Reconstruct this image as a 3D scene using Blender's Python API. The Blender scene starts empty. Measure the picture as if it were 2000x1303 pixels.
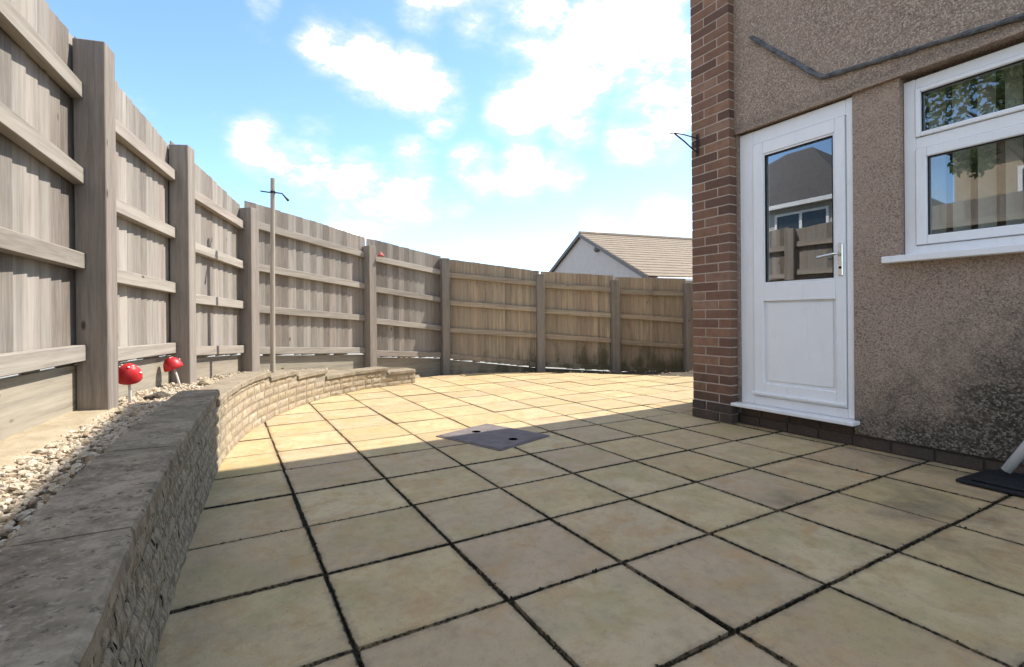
import bpy, bmesh, math, random
from mathutils import Vector, Matrix
random.seed(7)
R = math.radians
S = bpy.context.scene
COL = S.collection

# ------------------------------------------------------------------ camera
YAW, ROLL = 0.52104, -0.00767
cd = bpy.data.cameras.new('camera'); cam = bpy.data.objects.new('camera', cd); COL.objects.link(cam)
cd.sensor_width = 36; cd.lens = 0.98107 * 18; cd.shift_y = -0.01667
cd.clip_start = 0.05; cd.clip_end = 3000
cam.matrix_world = Matrix.Translation((0.163, -1.3186, 0.852)) @ Matrix.Rotation(-YAW, 4, 'Z') @ Matrix.Rotation(R(90), 4, 'X') @ Matrix.Rotation(ROLL, 4, 'Z')
S.camera = cam

# ------------------------------------------------------------------ sky, sun, exposure
SUN_EL, SUN_AZ = R(50), R(2.0)          # azimuth measured from +X towards +Y
w = bpy.data.worlds.new('World'); S.world = w; w.use_nodes = True
nt = w.node_tree; nt.nodes.clear()
def N(t, typ, **kw):
    n = t.nodes.new(typ)
    for k, v in kw.items(): setattr(n, k, v)
    return n
def M(t, op, a, b=None, c=None, clamp=False):
    n = t.nodes.new('ShaderNodeMath'); n.operation = op; n.use_clamp = clamp
    for i, v in enumerate((a, b, c)):
        if v is None: continue
        if isinstance(v, (int, float)): n.inputs[i].default_value = v
        else: t.links.new(v, n.inputs[i])
    return n.outputs[0]
def MR(t, v, a, b, c=0., d=1., smooth=False):
    n = t.nodes.new('ShaderNodeMapRange'); n.clamp = True
    if smooth: n.interpolation_type = 'SMOOTHSTEP'
    t.links.new(v, n.inputs[0])
    for i, x in enumerate((a, b, c, d)): n.inputs[i + 1].default_value = x
    return n.outputs[0]
def MIX(t, f, a, b, mode='MIX'):
    n = t.nodes.new('ShaderNodeMix'); n.data_type = 'RGBA'; n.blend_type = mode
    for i, v in ((0, f), (6, a), (7, b)):
        if isinstance(v, (int, float)): n.inputs[i].default_value = v
        elif isinstance(v, (tuple, list)): n.inputs[i].default_value = (*v[:3], 1)
        else: t.links.new(v, n.inputs[i])
    return n.outputs[2]
SKY_STRENGTH = 0.105
sky = N(nt, 'ShaderNodeTexSky', sky_type='NISHITA', sun_disc=False, sun_elevation=SUN_EL, sun_rotation=R(90) - SUN_AZ,
        altitude=50, air_density=0.75, dust_density=0.05, ozone_density=3.0)
geo = N(nt, 'ShaderNodeTexCoord')
nrm = N(nt, 'ShaderNodeVectorMath', operation='NORMALIZE'); nt.links.new(geo.outputs['Generated'], nrm.inputs[0])
def cloud_noise(scale, det, rough, stretch, off):
    mp = N(nt, 'ShaderNodeMapping'); mp.inputs['Scale'].default_value = (scale, scale, scale * stretch)
    mp.inputs['Location'].default_value = off
    nt.links.new(nrm.outputs[0], mp.inputs[0])
    n = N(nt, 'ShaderNodeTexNoise'); n.inputs['Scale'].default_value = 1; n.inputs['Detail'].default_value = det
    n.inputs['Roughness'].default_value = rough; nt.links.new(mp.outputs[0], n.inputs['Vector']); return n.outputs[0]
f1 = cloud_noise(6.0, 9, .62, 2.0, (3.1, 1.7, .4))
f2 = cloud_noise(3.0, 3, .5, 1.6, (8.2, 5.0, 2.2))
field = M(nt, 'ADD', M(nt, 'MULTIPLY', f1, 1.0), M(nt, 'MULTIPLY', f2, .25))
# cumulus banks standing in this part of the sky: (azimuth from +Y towards +X, elevation, radius, weight) in degrees
BANKS = [(9.9, 27.0, 2.7, 0.3), (14.1, 25.7, 3.5, 0.34), (18.5, 25.1, 3.4, 0.32), (21.9, 22.9, 3.0, 0.3), (20.3, 31.1, 2.7, 0.3), (26.0, 31.3, 3.7, 0.33), (31.9, 30.1, 4.2, 0.34), (37.6, 26.2, 4.9, 0.36), (43.3, 28.9, 5.5, 0.38), (46.5, 23.5, 5.3, 0.38), (30.6, 22.3, 3.6, 0.32), (37.0, 20.6, 3.1, 0.3), (43.2, 19.0, 3.1, 0.32),
 (4.4, 17.0, 3.3, 0.3), (7.8, 15.9, 3.9, 0.33), (13.0, 14.3, 4.2, 0.34), (17.9, 12.4, 4.1, 0.33), (22.4, 12.2, 2.8, 0.3), (12.9, 10.5, 3.2, 0.28), (18.5, 16.7, 2.7, 0.26), (25.9, 16.1, 3.0, 0.32), (31.1, 16.1, 3.3, 0.34), (35.8, 16.0, 2.7, 0.32), (39.8, 10.3, 2.2, 0.24), (46.4, 10.3, 2.9, 0.28), (25.8, 8.6, 2.3, 0.2), (29.9, 6.6, 3.5, 0.2), (3.8, 29.5, 1.4, 0.22)]
bank = None
for az, el, rad, wt in BANKS:
    d = Vector((math.sin(R(az)) * math.cos(R(el)), math.cos(R(az)) * math.cos(R(el)), math.sin(R(el))))
    dp = N(nt, 'ShaderNodeVectorMath', operation='DOT_PRODUCT'); nt.links.new(nrm.outputs[0], dp.inputs[0]); dp.inputs[1].default_value = d
    m = MR(nt, dp.outputs['Value'], math.cos(R(rad * 1.55)), math.cos(R(rad * .35)), 0, wt, True)
    bank = m if bank is None else M(nt, 'MAXIMUM', bank, m)
# the same broken cumulus goes on all round the sky
dp = N(nt, 'ShaderNodeVectorMath', operation='DOT_PRODUCT'); nt.links.new(nrm.outputs[0], dp.inputs[0]); dp.inputs[1].default_value = (math.sin(YAW) * .95, math.cos(YAW) * .95, .31)
away = MR(nt, dp.outputs['Value'], math.cos(R(60)), math.cos(R(42)), 1, 0, True)
bank = M(nt, 'MAXIMUM', bank, M(nt, 'MULTIPLY', MR(nt, f2, .42, .62, 0, .34, True), away))
field = M(nt, 'ADD', f1, bank)
mask = M(nt, 'POWER', MR(nt, field, .55, .95, 0, 1, True), 1.6)
skyc = N(nt, 'ShaderNodeVectorMath', operation='SCALE'); nt.links.new(sky.outputs[0], skyc.inputs[0]); skyc.inputs['Scale'].default_value = SKY_STRENGTH
tint = MIX(nt, 1.0, skyc.outputs[0], (1.03, 1.07, 1.0), 'MULTIPLY')
cshade = MIX(nt, MR(nt, field, .78, 1.02, 0, 1, True), (.31, .325, .33), (3.1, 2.75, 2.35))
final = MIX(nt, mask, tint, cshade)
bg = N(nt, 'ShaderNodeBackground'); bg.inputs[1].default_value = 1.0; nt.links.new(final, bg.inputs[0])
wo = N(nt, 'ShaderNodeOutputWorld'); nt.links.new(bg.outputs[0], wo.inputs[0])

sl = bpy.data.lights.new('sun', 'SUN'); sl.energy = 2.2; sl.angle = R(0.53); sl.color = (1.0, .95, .87)
so = bpy.data.objects.new('sun', sl); COL.objects.link(so)
sd = Vector((math.cos(SUN_EL) * math.cos(SUN_AZ), math.cos(SUN_EL) * math.sin(SUN_AZ), math.sin(SUN_EL)))
so.rotation_euler = sd.to_track_quat('Z', 'Y').to_euler(); so.location = (20, 0, 30)
S.view_settings.view_transform = 'Standard'; S.view_settings.look = 'None'
S.view_settings.exposure = 1.85; S.view_settings.gamma = 1; S.view_settings.use_curve_mapping = False

# ------------------------------------------------------------------ helpers
def tag(o, label, cat, group=None):
    o['label'] = label; o['category'] = cat
    if group: o['group'] = group
    return o
def empty(name, loc=(0, 0, 0), rz=0):
    o = bpy.data.objects.new(name, None); COL.objects.link(o); o.location = loc; o.rotation_euler = (0, 0, rz); o.empty_display_size = .1
    return o
def link(name, me, mat, parent=None, loc=(0, 0, 0), rot=(0, 0, 0)):
    if mat is not None and not me.materials: me.materials.append(mat)
    o = bpy.data.objects.new(name, me); COL.objects.link(o)
    if parent: o.parent = parent
    o.location = loc; o.rotation_euler = rot
    return o
def mesh(bm, smooth=False):
    bmesh.ops.recalc_face_normals(bm, faces=bm.faces)
    me = bpy.data.meshes.new('m'); bm.to_mesh(me); bm.free()
    if smooth:
        for p in me.polygons: p.use_smooth = True
    return me
def box(bm, x0, x1, y0, y1, z0, z1, bev=0):
    vs = [bm.verts.new((x, y, z)) for z in (z0, z1) for y in (y0, y1) for x in (x0, x1)]
    fs = [bm.faces.new([vs[i] for i in q]) for q in ((0, 2, 3, 1), (4, 5, 7, 6), (0, 1, 5, 4), (2, 6, 7, 3), (0, 4, 6, 2), (1, 3, 7, 5))]
    if bev:
        es = {e for f in fs for e in f.edges}
        bmesh.ops.bevel(bm, geom=list(es), offset=bev, segments=1, affect='EDGES', profile=.5)
    return vs
def boxmesh(x0, x1, y0, y1, z0, z1, bev=0):
    bm = bmesh.new(); box(bm, x0, x1, y0, y1, z0, z1, bev); return mesh(bm)
def tube(bm, pts, rad, seg=8, cap=True):
    pts = [Vector(p) for p in pts]; rings = []
    if not isinstance(rad, (list, tuple)): rad = [rad] * len(pts)
    for i, p in enumerate(pts):
        d = (pts[min(i + 1, len(pts) - 1)] - pts[max(i - 1, 0)]).normalized()
        u = d.cross(Vector((0, 0, 1)) if abs(d.z) < .9 else Vector((1, 0, 0))).normalized(); v = d.cross(u)
        rings.append([bm.verts.new(p + (u * math.cos(a) + v * math.sin(a)) * rad[i]) for a in [2 * math.pi * k / seg for k in range(seg)]])
    for a, b in zip(rings, rings[1:]):
        for k in range(seg): bm.faces.new((a[k], a[(k + 1) % seg], b[(k + 1) % seg], b[k]))
    if cap: bm.faces.new(rings[0]); bm.faces.new(rings[-1])
def lathe(bm, prof, seg=20):
    rings = []
    for r, z in prof:
        if r < 1e-5: rings.append([bm.verts.new((0, 0, z))])
        else: rings.append([bm.verts.new((r * math.cos(2 * math.pi * k / seg), r * math.sin(2 * math.pi * k / seg), z)) for k in range(seg)])
    for a, b in zip(rings, rings[1:]):
        for k in range(seg):
            k2 = (k + 1) % seg
            if len(a) == 1: bm.faces.new((a[0], b[k], b[k2]))
            elif len(b) == 1: bm.faces.new((a[k], a[k2], b[0]))
            else: bm.faces.new((a[k], a[k2], b[k2], b[k]))

# ------------------------------------------------------------------ materials
def newmat(name, rough=.8, spec=.3):
    m = bpy.data.materials.new(name); m.use_nodes = True; t = m.node_tree
    b = t.nodes['Principled BSDF']; b.inputs['Roughness'].default_value = rough; b.inputs['Specular IOR Level'].default_value = spec
    return m, t, b
def coord(t, kind='Object', scale=(1, 1, 1), rnd=0):
    if kind == 'World':
        g = N(t, 'ShaderNodeNewGeometry'); out = g.outputs['Position']
    else:
        out = N(t, 'ShaderNodeTexCoord').outputs[kind]
    mp = N(t, 'ShaderNodeMapping'); mp.inputs['Scale'].default_value = scale; t.links.new(out, mp.inputs[0])
    if rnd:
        oi = N(t, 'ShaderNodeObjectInfo'); cm = N(t, 'ShaderNodeCombineXYZ')
        for i, k in enumerate((1., 1.7, 2.3)): t.links.new(M(t, 'MULTIPLY', oi.outputs['Random'], rnd * k), cm.inputs[i])
        t.links.new(cm.outputs[0], mp.inputs['Location'])
    return mp.outputs[0]
def noise(t, vec, scale, det=4, rough=.55, dist=0):
    n = N(t, 'ShaderNodeTexNoise'); n.inputs['Scale'].default_value = scale; n.inputs['Detail'].default_value = det
    n.inputs['Roughness'].default_value = rough; n.inputs['Distortion'].default_value = dist
    t.links.new(vec, n.inputs['Vector']); return n.outputs['Fac']
def voro(t, vec, scale, feat='F1', out='Distance'):
    n = N(t, 'ShaderNodeTexVoronoi', feature=feat); n.inputs['Scale'].default_value = scale
    t.links.new(vec, n.inputs['Vector']); return n.outputs[out]
def ramp(t, fac, stops):
    n = N(t, 'ShaderNodeValToRGB'); t.links.new(fac, n.inputs[0])
    while len(n.color_ramp.elements) < len(stops): n.color_ramp.elements.new(.5)
    for e, (p, c) in zip(n.color_ramp.elements, stops): e.position = p; e.color = (*c, 1)
    return n.outputs[0]
def bump(t, b, h, strength=.4, dist=.01, prev=None):
    n = N(t, 'ShaderNodeBump'); n.inputs['Strength'].default_value = strength; n.inputs['Distance'].default_value = dist
    t.links.new(h, n.inputs['Height'])
    if prev is not None: t.links.new(prev, n.inputs['Normal'])
    t.links.new(n.outputs[0], b.inputs['Normal']); return n.outputs[0]
def objrand(t): return N(t, 'ShaderNodeObjectInfo').outputs['Random']
def setc(t, b, c): t.links.new(c, b.inputs['Base Color'])
def xyz(t):
    g = N(t, 'ShaderNodeNewGeometry'); s = N(t, 'ShaderNodeSeparateXYZ'); t.links.new(g.outputs['Position'], s.inputs[0]); return s.outputs

def wood(name, axis, c0, c1, moss=False, dark=(.10, .085, .07)):
    m, t, b = newmat(name, .85, .15)
    sc = {'x': (.06, 1, 1), 'z': (1, 1, .06)}[axis]
    v = coord(t, 'Object', sc, 30)
    g1 = noise(t, v, 38, 6, .6, .3); g2 = noise(t, v, 120, 3, .6)
    lg = noise(t, coord(t, 'Object', (1, 1, .5) if axis == 'z' else (.5, 1, 1), 11), 4, 4, .6)
    mid_ = tuple((x * .62 + y * .38) * k for x, y, k in zip(c0, c1, (1.08, .97, .96)))
    base = ramp(t, objrand(t), [(0, c0), (.3, c1), (.55, mid_), (.75, tuple(x * 1.12 for x in c0)), (1, tuple(x * .85 for x in c1))])
    base = MIX(t, MR(t, g1, .38, .72), base, dark, 'MIX') if False else MIX(t, MR(t, g1, .45, .8, 0, .6), base, dark)
    base = MIX(t, MR(t, lg, .35, .7, 0, .4), base, (.33, .28, .22))
    br_ = noise(t, coord(t, 'Object', (1, 1, .02) if axis == 'z' else (.02, 1, 1), 23), 22, 3, .5)
    base = MIX(t, MR(t, br_, .42, .62, 0, .34), base, (.13, .11, .095))
    base = MIX(t, MR(t, g2, .4, .75, 0, .3), base, (.45, .42, .37))
    kn = voro(t, coord(t, 'Object', (4, 4, 1.6) if axis == 'z' else (1.6, 4, 4), 17), 1.6)
    base = MIX(t, MR(t, kn, .075, .035), base, (.09, .065, .045))
    if moss:
        p = xyz(t); wz = noise(t, coord(t, 'World', (1, 1, .35)), 5, 6, .65)
        low = M(t, 'ADD', MR(t, p[2], .55, -.1, -.09, .33), M(t, 'MULTIPLY', MR(t, p[0], 2.8, 5.6), .16))
        mk = MR(t, M(t, 'ADD', wz, low), .62, .98, 0, .8, True)
        base = MIX(t, mk, base, MIX(t, noise(t, coord(t, 'World'), 30, 3), (.045, .04, .03), (.10, .10, .035)))
        st = noise(t, coord(t, 'World', (1, 1, .12)), 14, 4, .7)
        base = MIX(t, MR(t, st, .56, .75, 0, .45), base, (.10, .085, .06))
    setc(t, b, base)
    n1 = bump(t, b, g1, .35, .003)
    bump(t, b, g2, .2, .002, n1)
    return m
W_BOARD = wood('weathered_board', 'z', (.39, .355, .31), (.165, .138, .115))
W_BOARD2 = wood('weathered_board_shaded', 'z', (.53, .41, .265), (.36, .275, .18), True)  # same timber for the shaded back run, brown tone painted in
W_RAIL = wood('weathered_rail', 'x', (.40, .355, .30), (.33, .29, .24))
W_RAIL2 = wood('weathered_rail_shaded', 'x', (.46, .38, .26), (.40, .32, .21), True)  # rail copy for the shaded back run, browned likewise
W_POST = wood('weathered_post', 'z', (.27, .235, .20), (.23, .20, .165))
W_POLE = wood('pole_wood', 'z', (.55, .48, .38), (.55, .48, .38))
W_GRAV = wood('gravel_board_wood', 'x', (.36, .315, .235), (.31, .27, .20))

def slab_mat():
    m, t, b = newmat('paving_slab', .85, .08)
    v = coord(t, 'World', (1, 1, 1)); vr = coord(t, 'Object', (1, 1, 1), 40)
    base = ramp(t, objrand(t), [(0, (.47, .335, .19)), (.2, (.56, .42, .235)), (.4, (.51, .385, .20)), (.6, (.48, .355, .225)), (.8, (.57, .445, .255)), (1, (.52, .39, .21))])
    n1 = noise(t, vr, 5, 6, .62); n2 = noise(t, vr, 26, 5, .65); n3 = noise(t, vr, 160, 3, .6)
    base = MIX(t, MR(t, n1, .42, .66, 0, .5), base, (.37, .275, .175))
    base = MIX(t, MR(t, noise(t, vr, 8, 5, .7, .4), .48, .68, 0, .75), base, (.46, .285, .125))
    base = MIX(t, MR(t, noise(t, vr, 3.1, 5, .6), .5, .68, 0, .5), base, (.37, .32, .14))
    base = MIX(t, MR(t, n2, .5, .76, 0, .4), base, (.26, .20, .125))
    base = MIX(t, MR(t, n3, .55, .8, 0, .3), base, (.18, .15, .115))
    p = xyz(t)
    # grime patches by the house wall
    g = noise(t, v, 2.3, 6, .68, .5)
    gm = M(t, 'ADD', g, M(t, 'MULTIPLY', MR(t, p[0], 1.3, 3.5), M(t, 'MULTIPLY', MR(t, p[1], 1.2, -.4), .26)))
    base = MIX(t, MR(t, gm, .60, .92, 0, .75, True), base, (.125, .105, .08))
    ob = N(t, 'ShaderNodeSeparateXYZ'); t.links.new(N(t, 'ShaderNodeTexCoord').outputs['Object'], ob.inputs[0])
    ex = M(t, 'MAXIMUM', M(t, 'ABSOLUTE', ob.outputs[0]), M(t, 'MULTIPLY', M(t, 'ABSOLUTE', ob.outputs[1]), 1.0204))
    ed = M(t, 'ADD', ex, M(t, 'MULTIPLY', M(t, 'SUBTRACT', n2, .5), .05))
    base = MIX(t, MR(t, ed, .196, .222, 0, .5), base, (.19, .15, .10))
    shade_mask = MR(t, M(t, 'ADD', noise(t, v, 3.5, 5, .65), MR(t, p[1], 1.2, 2.4, .4, -.4)), .42, .58)
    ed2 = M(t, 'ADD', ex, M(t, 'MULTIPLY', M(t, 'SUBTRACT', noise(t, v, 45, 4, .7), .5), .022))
    base = MIX(t, M(t, 'MULTIPLY', MR(t, ed2, .2135, .2195), shade_mask), base, (.03, .026, .019))  # dirty slab edges painted dark only in the house shade zone
    pit = noise(t, vr, 75, 3, .7); base = MIX(t, MR(t, pit, .64, .72, 0, .55), base, (.15, .115, .075))
    base = MIX(t, MR(t, noise(t, coord(t, 'Object', (1, .35, 1), 60), 16, 5, .7, .8), .55, .72, 0, .4), base, (.52, .38, .21))
    setc(t, b, base)
    q = bump(t, b, n1, .5, .014); q = bump(t, b, n2, .45, .006, q); bump(t, b, n3, .25, .0015, q)
    return m
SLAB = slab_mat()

def simple(name, c0, c1, scale=8, rough=.85, bstr=.3, bdist=.004, spec=.25, kind='World'):
    m, t, b = newmat(name, rough, spec)
    v = coord(t, kind); n = noise(t, v, scale, 6, .65); n2 = noise(t, v, scale * 7, 4, .6)
    c = MIX(t, MR(t, n, .3, .72), c0, c1); c = MIX(t, MR(t, n2, .4, .8, 0, .3), c, tuple(x * .5 for x in c0))
    setc(t, b, c); q = bump(t, b, n, bstr, bdist); bump(t, b, n2, bstr, bdist * .4, q)
    return m
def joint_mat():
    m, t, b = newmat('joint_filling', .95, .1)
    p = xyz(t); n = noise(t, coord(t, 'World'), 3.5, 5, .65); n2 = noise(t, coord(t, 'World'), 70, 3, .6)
    sunlit_fill = MIX(t, n2, (.26, .195, .12), (.40, .31, .20)); shade_fill = MIX(t, n2, (.016, .014, .011), (.05, .042, .03))
    setc(t, b, MIX(t, MR(t, M(t, 'ADD', n, MR(t, p[1], 1.3, 2.5, -.4, .4)), .42, .58), shade_fill, sunlit_fill)); return m  # joint dirt dark in the house shade, painted pale where sun falls
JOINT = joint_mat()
SOIL = simple('bed_soil', (.20, .155, .10), (.38, .31, .215), 9, .95, .7, .015)
EARTH = simple('earth', (.05, .04, .028), (.12, .095, .06), 7, .95, .6, .02)
OUTSIDE = simple('outside_ground', (.26, .25, .22), (.36, .34, .30), 1.2, .95)
MORTAR = simple('mortar', (.27, .23, .175), (.40, .345, .265), 30, .95, .4, .003)
MORTAR_D = simple('mortar_pale', (.38, .30, .24), (.50, .40, .325), 40, .95, .3, .002)

def coping_mat():
    m, t, b = newmat('coping_concrete', .95, .08)
    v = coord(t, 'World'); n1 = noise(t, v, 7, 7, .7); n2 = noise(t, v, 60, 4, .65); n3 = noise(t, v, 20, 5, .7)
    c = MIX(t, MR(t, n1, .36, .62), (.18, .14, .095), (.38, .305, .21))
    c = MIX(t, MR(t, n3, .46, .66, 0, .6), c, (.105, .083, .058))
    c = MIX(t, MR(t, n2, .54, .66, 0, .6), c, (.40, .335, .25))
    c = MIX(t, MR(t, noise(t, v, 42, 5, .75), .57, .66, 0, .85), c, (.055, .048, .04))
    c = MIX(t, MR(t, noise(t, v, 3, 5, .6), .5, .7, 0, .4), c, (.21, .19, .125))
    p = xyz(t); c = MIX(t, MR(t, p[1], 1.9, 2.3, 0, .45), c, (.30, .25, .185))     # sunlit stretch past the house shadow painted paler
    lich = voro(t, v, 9); c = MIX(t, MR(t, M(t, 'ADD', lich, M(t, 'MULTIPLY', n2, .14)), .13, .095), c, (.46, .43, .38))
    setc(t, b, c); q = bump(t, b, n3, .7, .008); bump(t, b, n2, .7, .003, q)
    return m
COPING = coping_mat()
def wallstone_mat():
    m, t, b = newmat('split_face_stone', .95, .08)
    v = coord(t, 'Object', (1, 1, 1), 20); vs = coord(t, 'World', (1, 1, .28))
    n1 = noise(t, vs, 60, 6, .7); n2 = noise(t, v, 90, 4, .65); n3 = noise(t, coord(t, 'World'), 6, 4, .6)
    base = ramp(t, objrand(t), [(0, (.39, .31, .20)), (.4, (.45, .36, .25)), (.7, (.36, .285, .20)), (1, (.47, .40, .29))])
    base = MIX(t, MR(t, n1, .45, .72, 0, .7), base, (.20, .155, .10))
    base = MIX(t, MR(t, n2, .55, .75, 0, .5), base, (.50, .45, .35))
    p = xyz(t)
    shade_mix = MR(t, M(t, 'ADD', n3, MR(t, p[1], 2.6, 1.6, -.25, .25)), .38, .6, 0, .80)   # near stretch in the house shade painted darker
    shade_stone = MIX(t, MR(t, n1, .42, .60), (.38, .315, .215), (.10, .086, .062))
    shade_stone = MIX(t, MR(t, n2, .56, .68, 0, .8), shade_stone, (.40, .36, .28))
    shade_stone = MIX(t, MR(t, noise(t, coord(t, 'World'), 11, 4, .6), .5, .7, 0, .5), shade_stone, (.13, .125, .06))
    base = MIX(t, shade_mix, base, shade_stone)
    slit = noise(t, coord(t, 'World', (1, 1, .10)), 52, 2, .5)
    sm_ = M(t, 'MULTIPLY', MR(t, slit, .655, .685), MR(t, p[1], 2.4, 1.4))
    base = MIX(t, sm_, base, (.012, .011, .009))                       # open vertical clefts in the near stone, painted black
    hh = M(t, 'SUBTRACT', n1, M(t, 'MULTIPLY', sm_, 1.2))
    setc(t, b, base); q = bump(t, b, hh, .6, .010); bump(t, b, n2, .7, .005, q)
    return m
WALLSTONE = wallstone_mat()
def brick_mat(name, stops, plinth=False):
    m, t, b = newmat(name, .85, .2)
    v = coord(t, 'Object', (1, 1, 1), 20)
    n1 = noise(t, v, 14, 5, .65); n2 = noise(t, v, 90, 4, .65)
    base = ramp(t, objrand(t), stops)
    base = MIX(t, MR(t, n1, .4, .75, 0, .55), base, (.11, .055, .04)); base = MIX(t, MR(t, n2, .5, .78, 0, .4), base, (.30, .19, .14))
    p = xyz(t); a = noise(t, coord(t, 'World'), 5, 5, .7)
    base = MIX(t, MR(t, M(t, 'ADD', a, MR(t, p[2], .7, 0, 0, .34)), .62, .95, 0, .7), base, (.05, .045, .036))
    setc(t, b, base); q = bump(t, b, n1, .3, .004); bump(t, b, n2, .5, .002, q)
    return m
BRICK = brick_mat('red_brick', [(0, (.205, .105, .066)), (.25, (.29, .16, .10)), (.45, (.115, .064, .048)), (.65, (.245, .13, .08)), (.85, (.155, .085, .06)), (1, (.32, .195, .13))])
PLINTH = brick_mat('plinth_brick', [(0, (.06, .045, .038)), (1, (.09, .065, .052))])

def render_mat():
    m, t, b = newmat('pebble_dash', .9, .2)
    v = coord(t, 'World')
    wv = N(t, 'ShaderNodeVectorMath', operation='ADD'); t.links.new(v, wv.inputs[0])
    vc = voro(t, v, 115, 'F1', 'Color'); vd = voro(t, v, 115, 'F1', 'Distance')
    vd2 = voro(t, v, 230, 'F1', 'Distance'); vc2 = voro(t, v, 230, 'F1', 'Color')
    sp = N(t, 'ShaderNodeSeparateColor'); t.links.new(vc, sp.inputs[0]); sp2 = N(t, 'ShaderNodeSeparateColor'); t.links.new(vc2, sp2.inputs[0])
    stone = ramp(t, sp.outputs[0], [(0, (.15, .11, .09)), (.2, (.38, .265, .20)), (.45, (.50, .36, .27)), (.65, (.37, .275, .22)), (.85, (.60, .46, .35)), (1, (.72, .61, .49))])
    fine = ramp(t, sp2.outputs[1], [(0, (.10, .075, .06)), (.5, (.37, .275, .205)), (1, (.55, .44, .335))])
    c = MIX(t, .38, stone, fine)
    c = MIX(t, MR(t, vd, .45, .8, 0, .6), c, (.13, .10, .085))
    big = noise(t, v, 1.7, 5, .6); c = MIX(t, MR(t, big, .35, .7, 0, .35), c, (.50, .37, .28))
    p = xyz(t)
    al = noise(t, v, 2.6, 6, .7, .4); al2 = noise(t, v, 22, 4, .7)
    rise = M(t, 'ADD', MR(t, p[2], 1.0, .1, -.22, .37), MR(t, p[1], .45, -.4, -.10, .22))
    mk = MR(t, M(t, 'ADD', M(t, 'ADD', al, rise), M(t, 'MULTIPLY', M(t, 'SUBTRACT', al2, .5), .5)), .44, .98, 0, .92, True)   # damp algae growing up from the plinth
    c = MIX(t, mk, c, MIX(t, M(t, 'POWER', sp.outputs[1], 2.2), (.026, .025, .02), (.26, .225, .18)))
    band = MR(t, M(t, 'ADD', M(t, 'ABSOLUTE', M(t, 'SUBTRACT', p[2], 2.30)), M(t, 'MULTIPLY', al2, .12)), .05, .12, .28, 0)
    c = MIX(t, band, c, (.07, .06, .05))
    setc(t, b, c)
    h = M(t, 'ADD', M(t, 'MULTIPLY', vd, -1.), M(t, 'MULTIPLY', vd2, -.6))
    bump(t, b, h, .9, .007)
    return m
DASH = render_mat()
def plain(name, c, rough=.4, spec=.5, metal=0, var=.12, scale=20):
    m, t, b = newmat(name, rough, spec); b.inputs['Metallic'].default_value = metal
    n = noise(t, coord(t, 'Object'), scale, 5, .65)
    setc(t, b, MIX(t, MR(t, n, .3, .75), c, tuple(x * (1 - var * 2) for x in c)))
    t.links.new(MR(t, n, .3, .8, rough * .85, min(1, rough * 1.25)), b.inputs['Roughness'])
    return m
def upvc_mat():
    m, t, b = newmat('white_upvc', .38, .45)
    v = coord(t, 'World'); n = noise(t, v, 5, 6, .65); n2 = noise(t, coord(t, 'World', (1, 1, .15)), 26, 4, .65)
    c = MIX(t, MR(t, n, .4, .75, 0, .35), (.82, .81, .81), (.70, .68, .65)); c = MIX(t, MR(t, n2, .56, .75, 0, .22), c, (.50, .47, .41))
    setc(t, b, c); t.links.new(MR(t, n, .3, .8, .3, .55), b.inputs['Roughness']); return m
UPVC = upvc_mat()
LEAD = simple('lead_flashing', (.035, .035, .038), (.20, .20, .20), 22, .7, .6, .006, .3)
IRON = plain('wrought_iron', (.03, .022, .018), .6, .4, 0, .3, 40)
STEEL = plain('handle_metal', (.75, .72, .66), .25, .5, 1.0, .05)
DARK = plain('keyhole_dark', (.004, .004, .004), .95, .0)
RUBBER = plain('black_rubber', (.016, .017, .02), .7, .35, 0, .25, 60)
WHITEP = plain('white_plastic', (.80, .80, .80), .4, .5, 0, .04)
REDCAP = plain('red_glazed', (.58, .02, .022), .42, .4, 0, .15, 30)
WHITEG = plain('white_glaze', (.80, .76, .70), .35, .5)
COVER = simple('manhole_steel', (.15, .125, .115), (.23, .195, .18), 12, .9, .3, .003, .08)
ROCK = simple('dark_rock', (.05, .04, .03), (.16, .13, .095), 14, .9, .8, .02)
HAUNCH = simple('sandy_concrete', (.30, .235, .145), (.46, .38, .26), 7, .95, .6, .01)
BLIND = plain('blind_fabric', (.66, .62, .53), .9, .1, 0, .06)
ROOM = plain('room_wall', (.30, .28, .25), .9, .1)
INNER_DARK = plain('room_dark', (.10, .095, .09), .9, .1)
def glass_mat():
    m = bpy.data.materials.new('window_glass'); m.use_nodes = True; t = m.node_tree; t.nodes.clear()
    fr = N(t, 'ShaderNodeFresnel'); fr.inputs[0].default_value = 1.5
    f = M(t, 'ADD', M(t, 'MULTIPLY', fr.outputs[0], 2.6), .10, clamp=True)     # two panes of double glazing, four reflecting faces
    g = N(t, 'ShaderNodeBsdfGlossy'); g.inputs['Roughness'].default_value = .004; g.inputs[0].default_value = (.95, .97, 1, 1)
    tr = N(t, 'ShaderNodeBsdfTransparent'); tr.inputs[0].default_value = (.80, .84, .83, 1)
    mx = N(t, 'ShaderNodeMixShader'); t.links.new(f, mx.inputs[0]); t.links.new(tr.outputs[0], mx.inputs[1]); t.links.new(g.outputs[0], mx.inputs[2])
    o = N(t, 'ShaderNodeOutputMaterial'); t.links.new(mx.outputs[0], o.inputs[0]); return m
GLASS = glass_mat()

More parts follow.
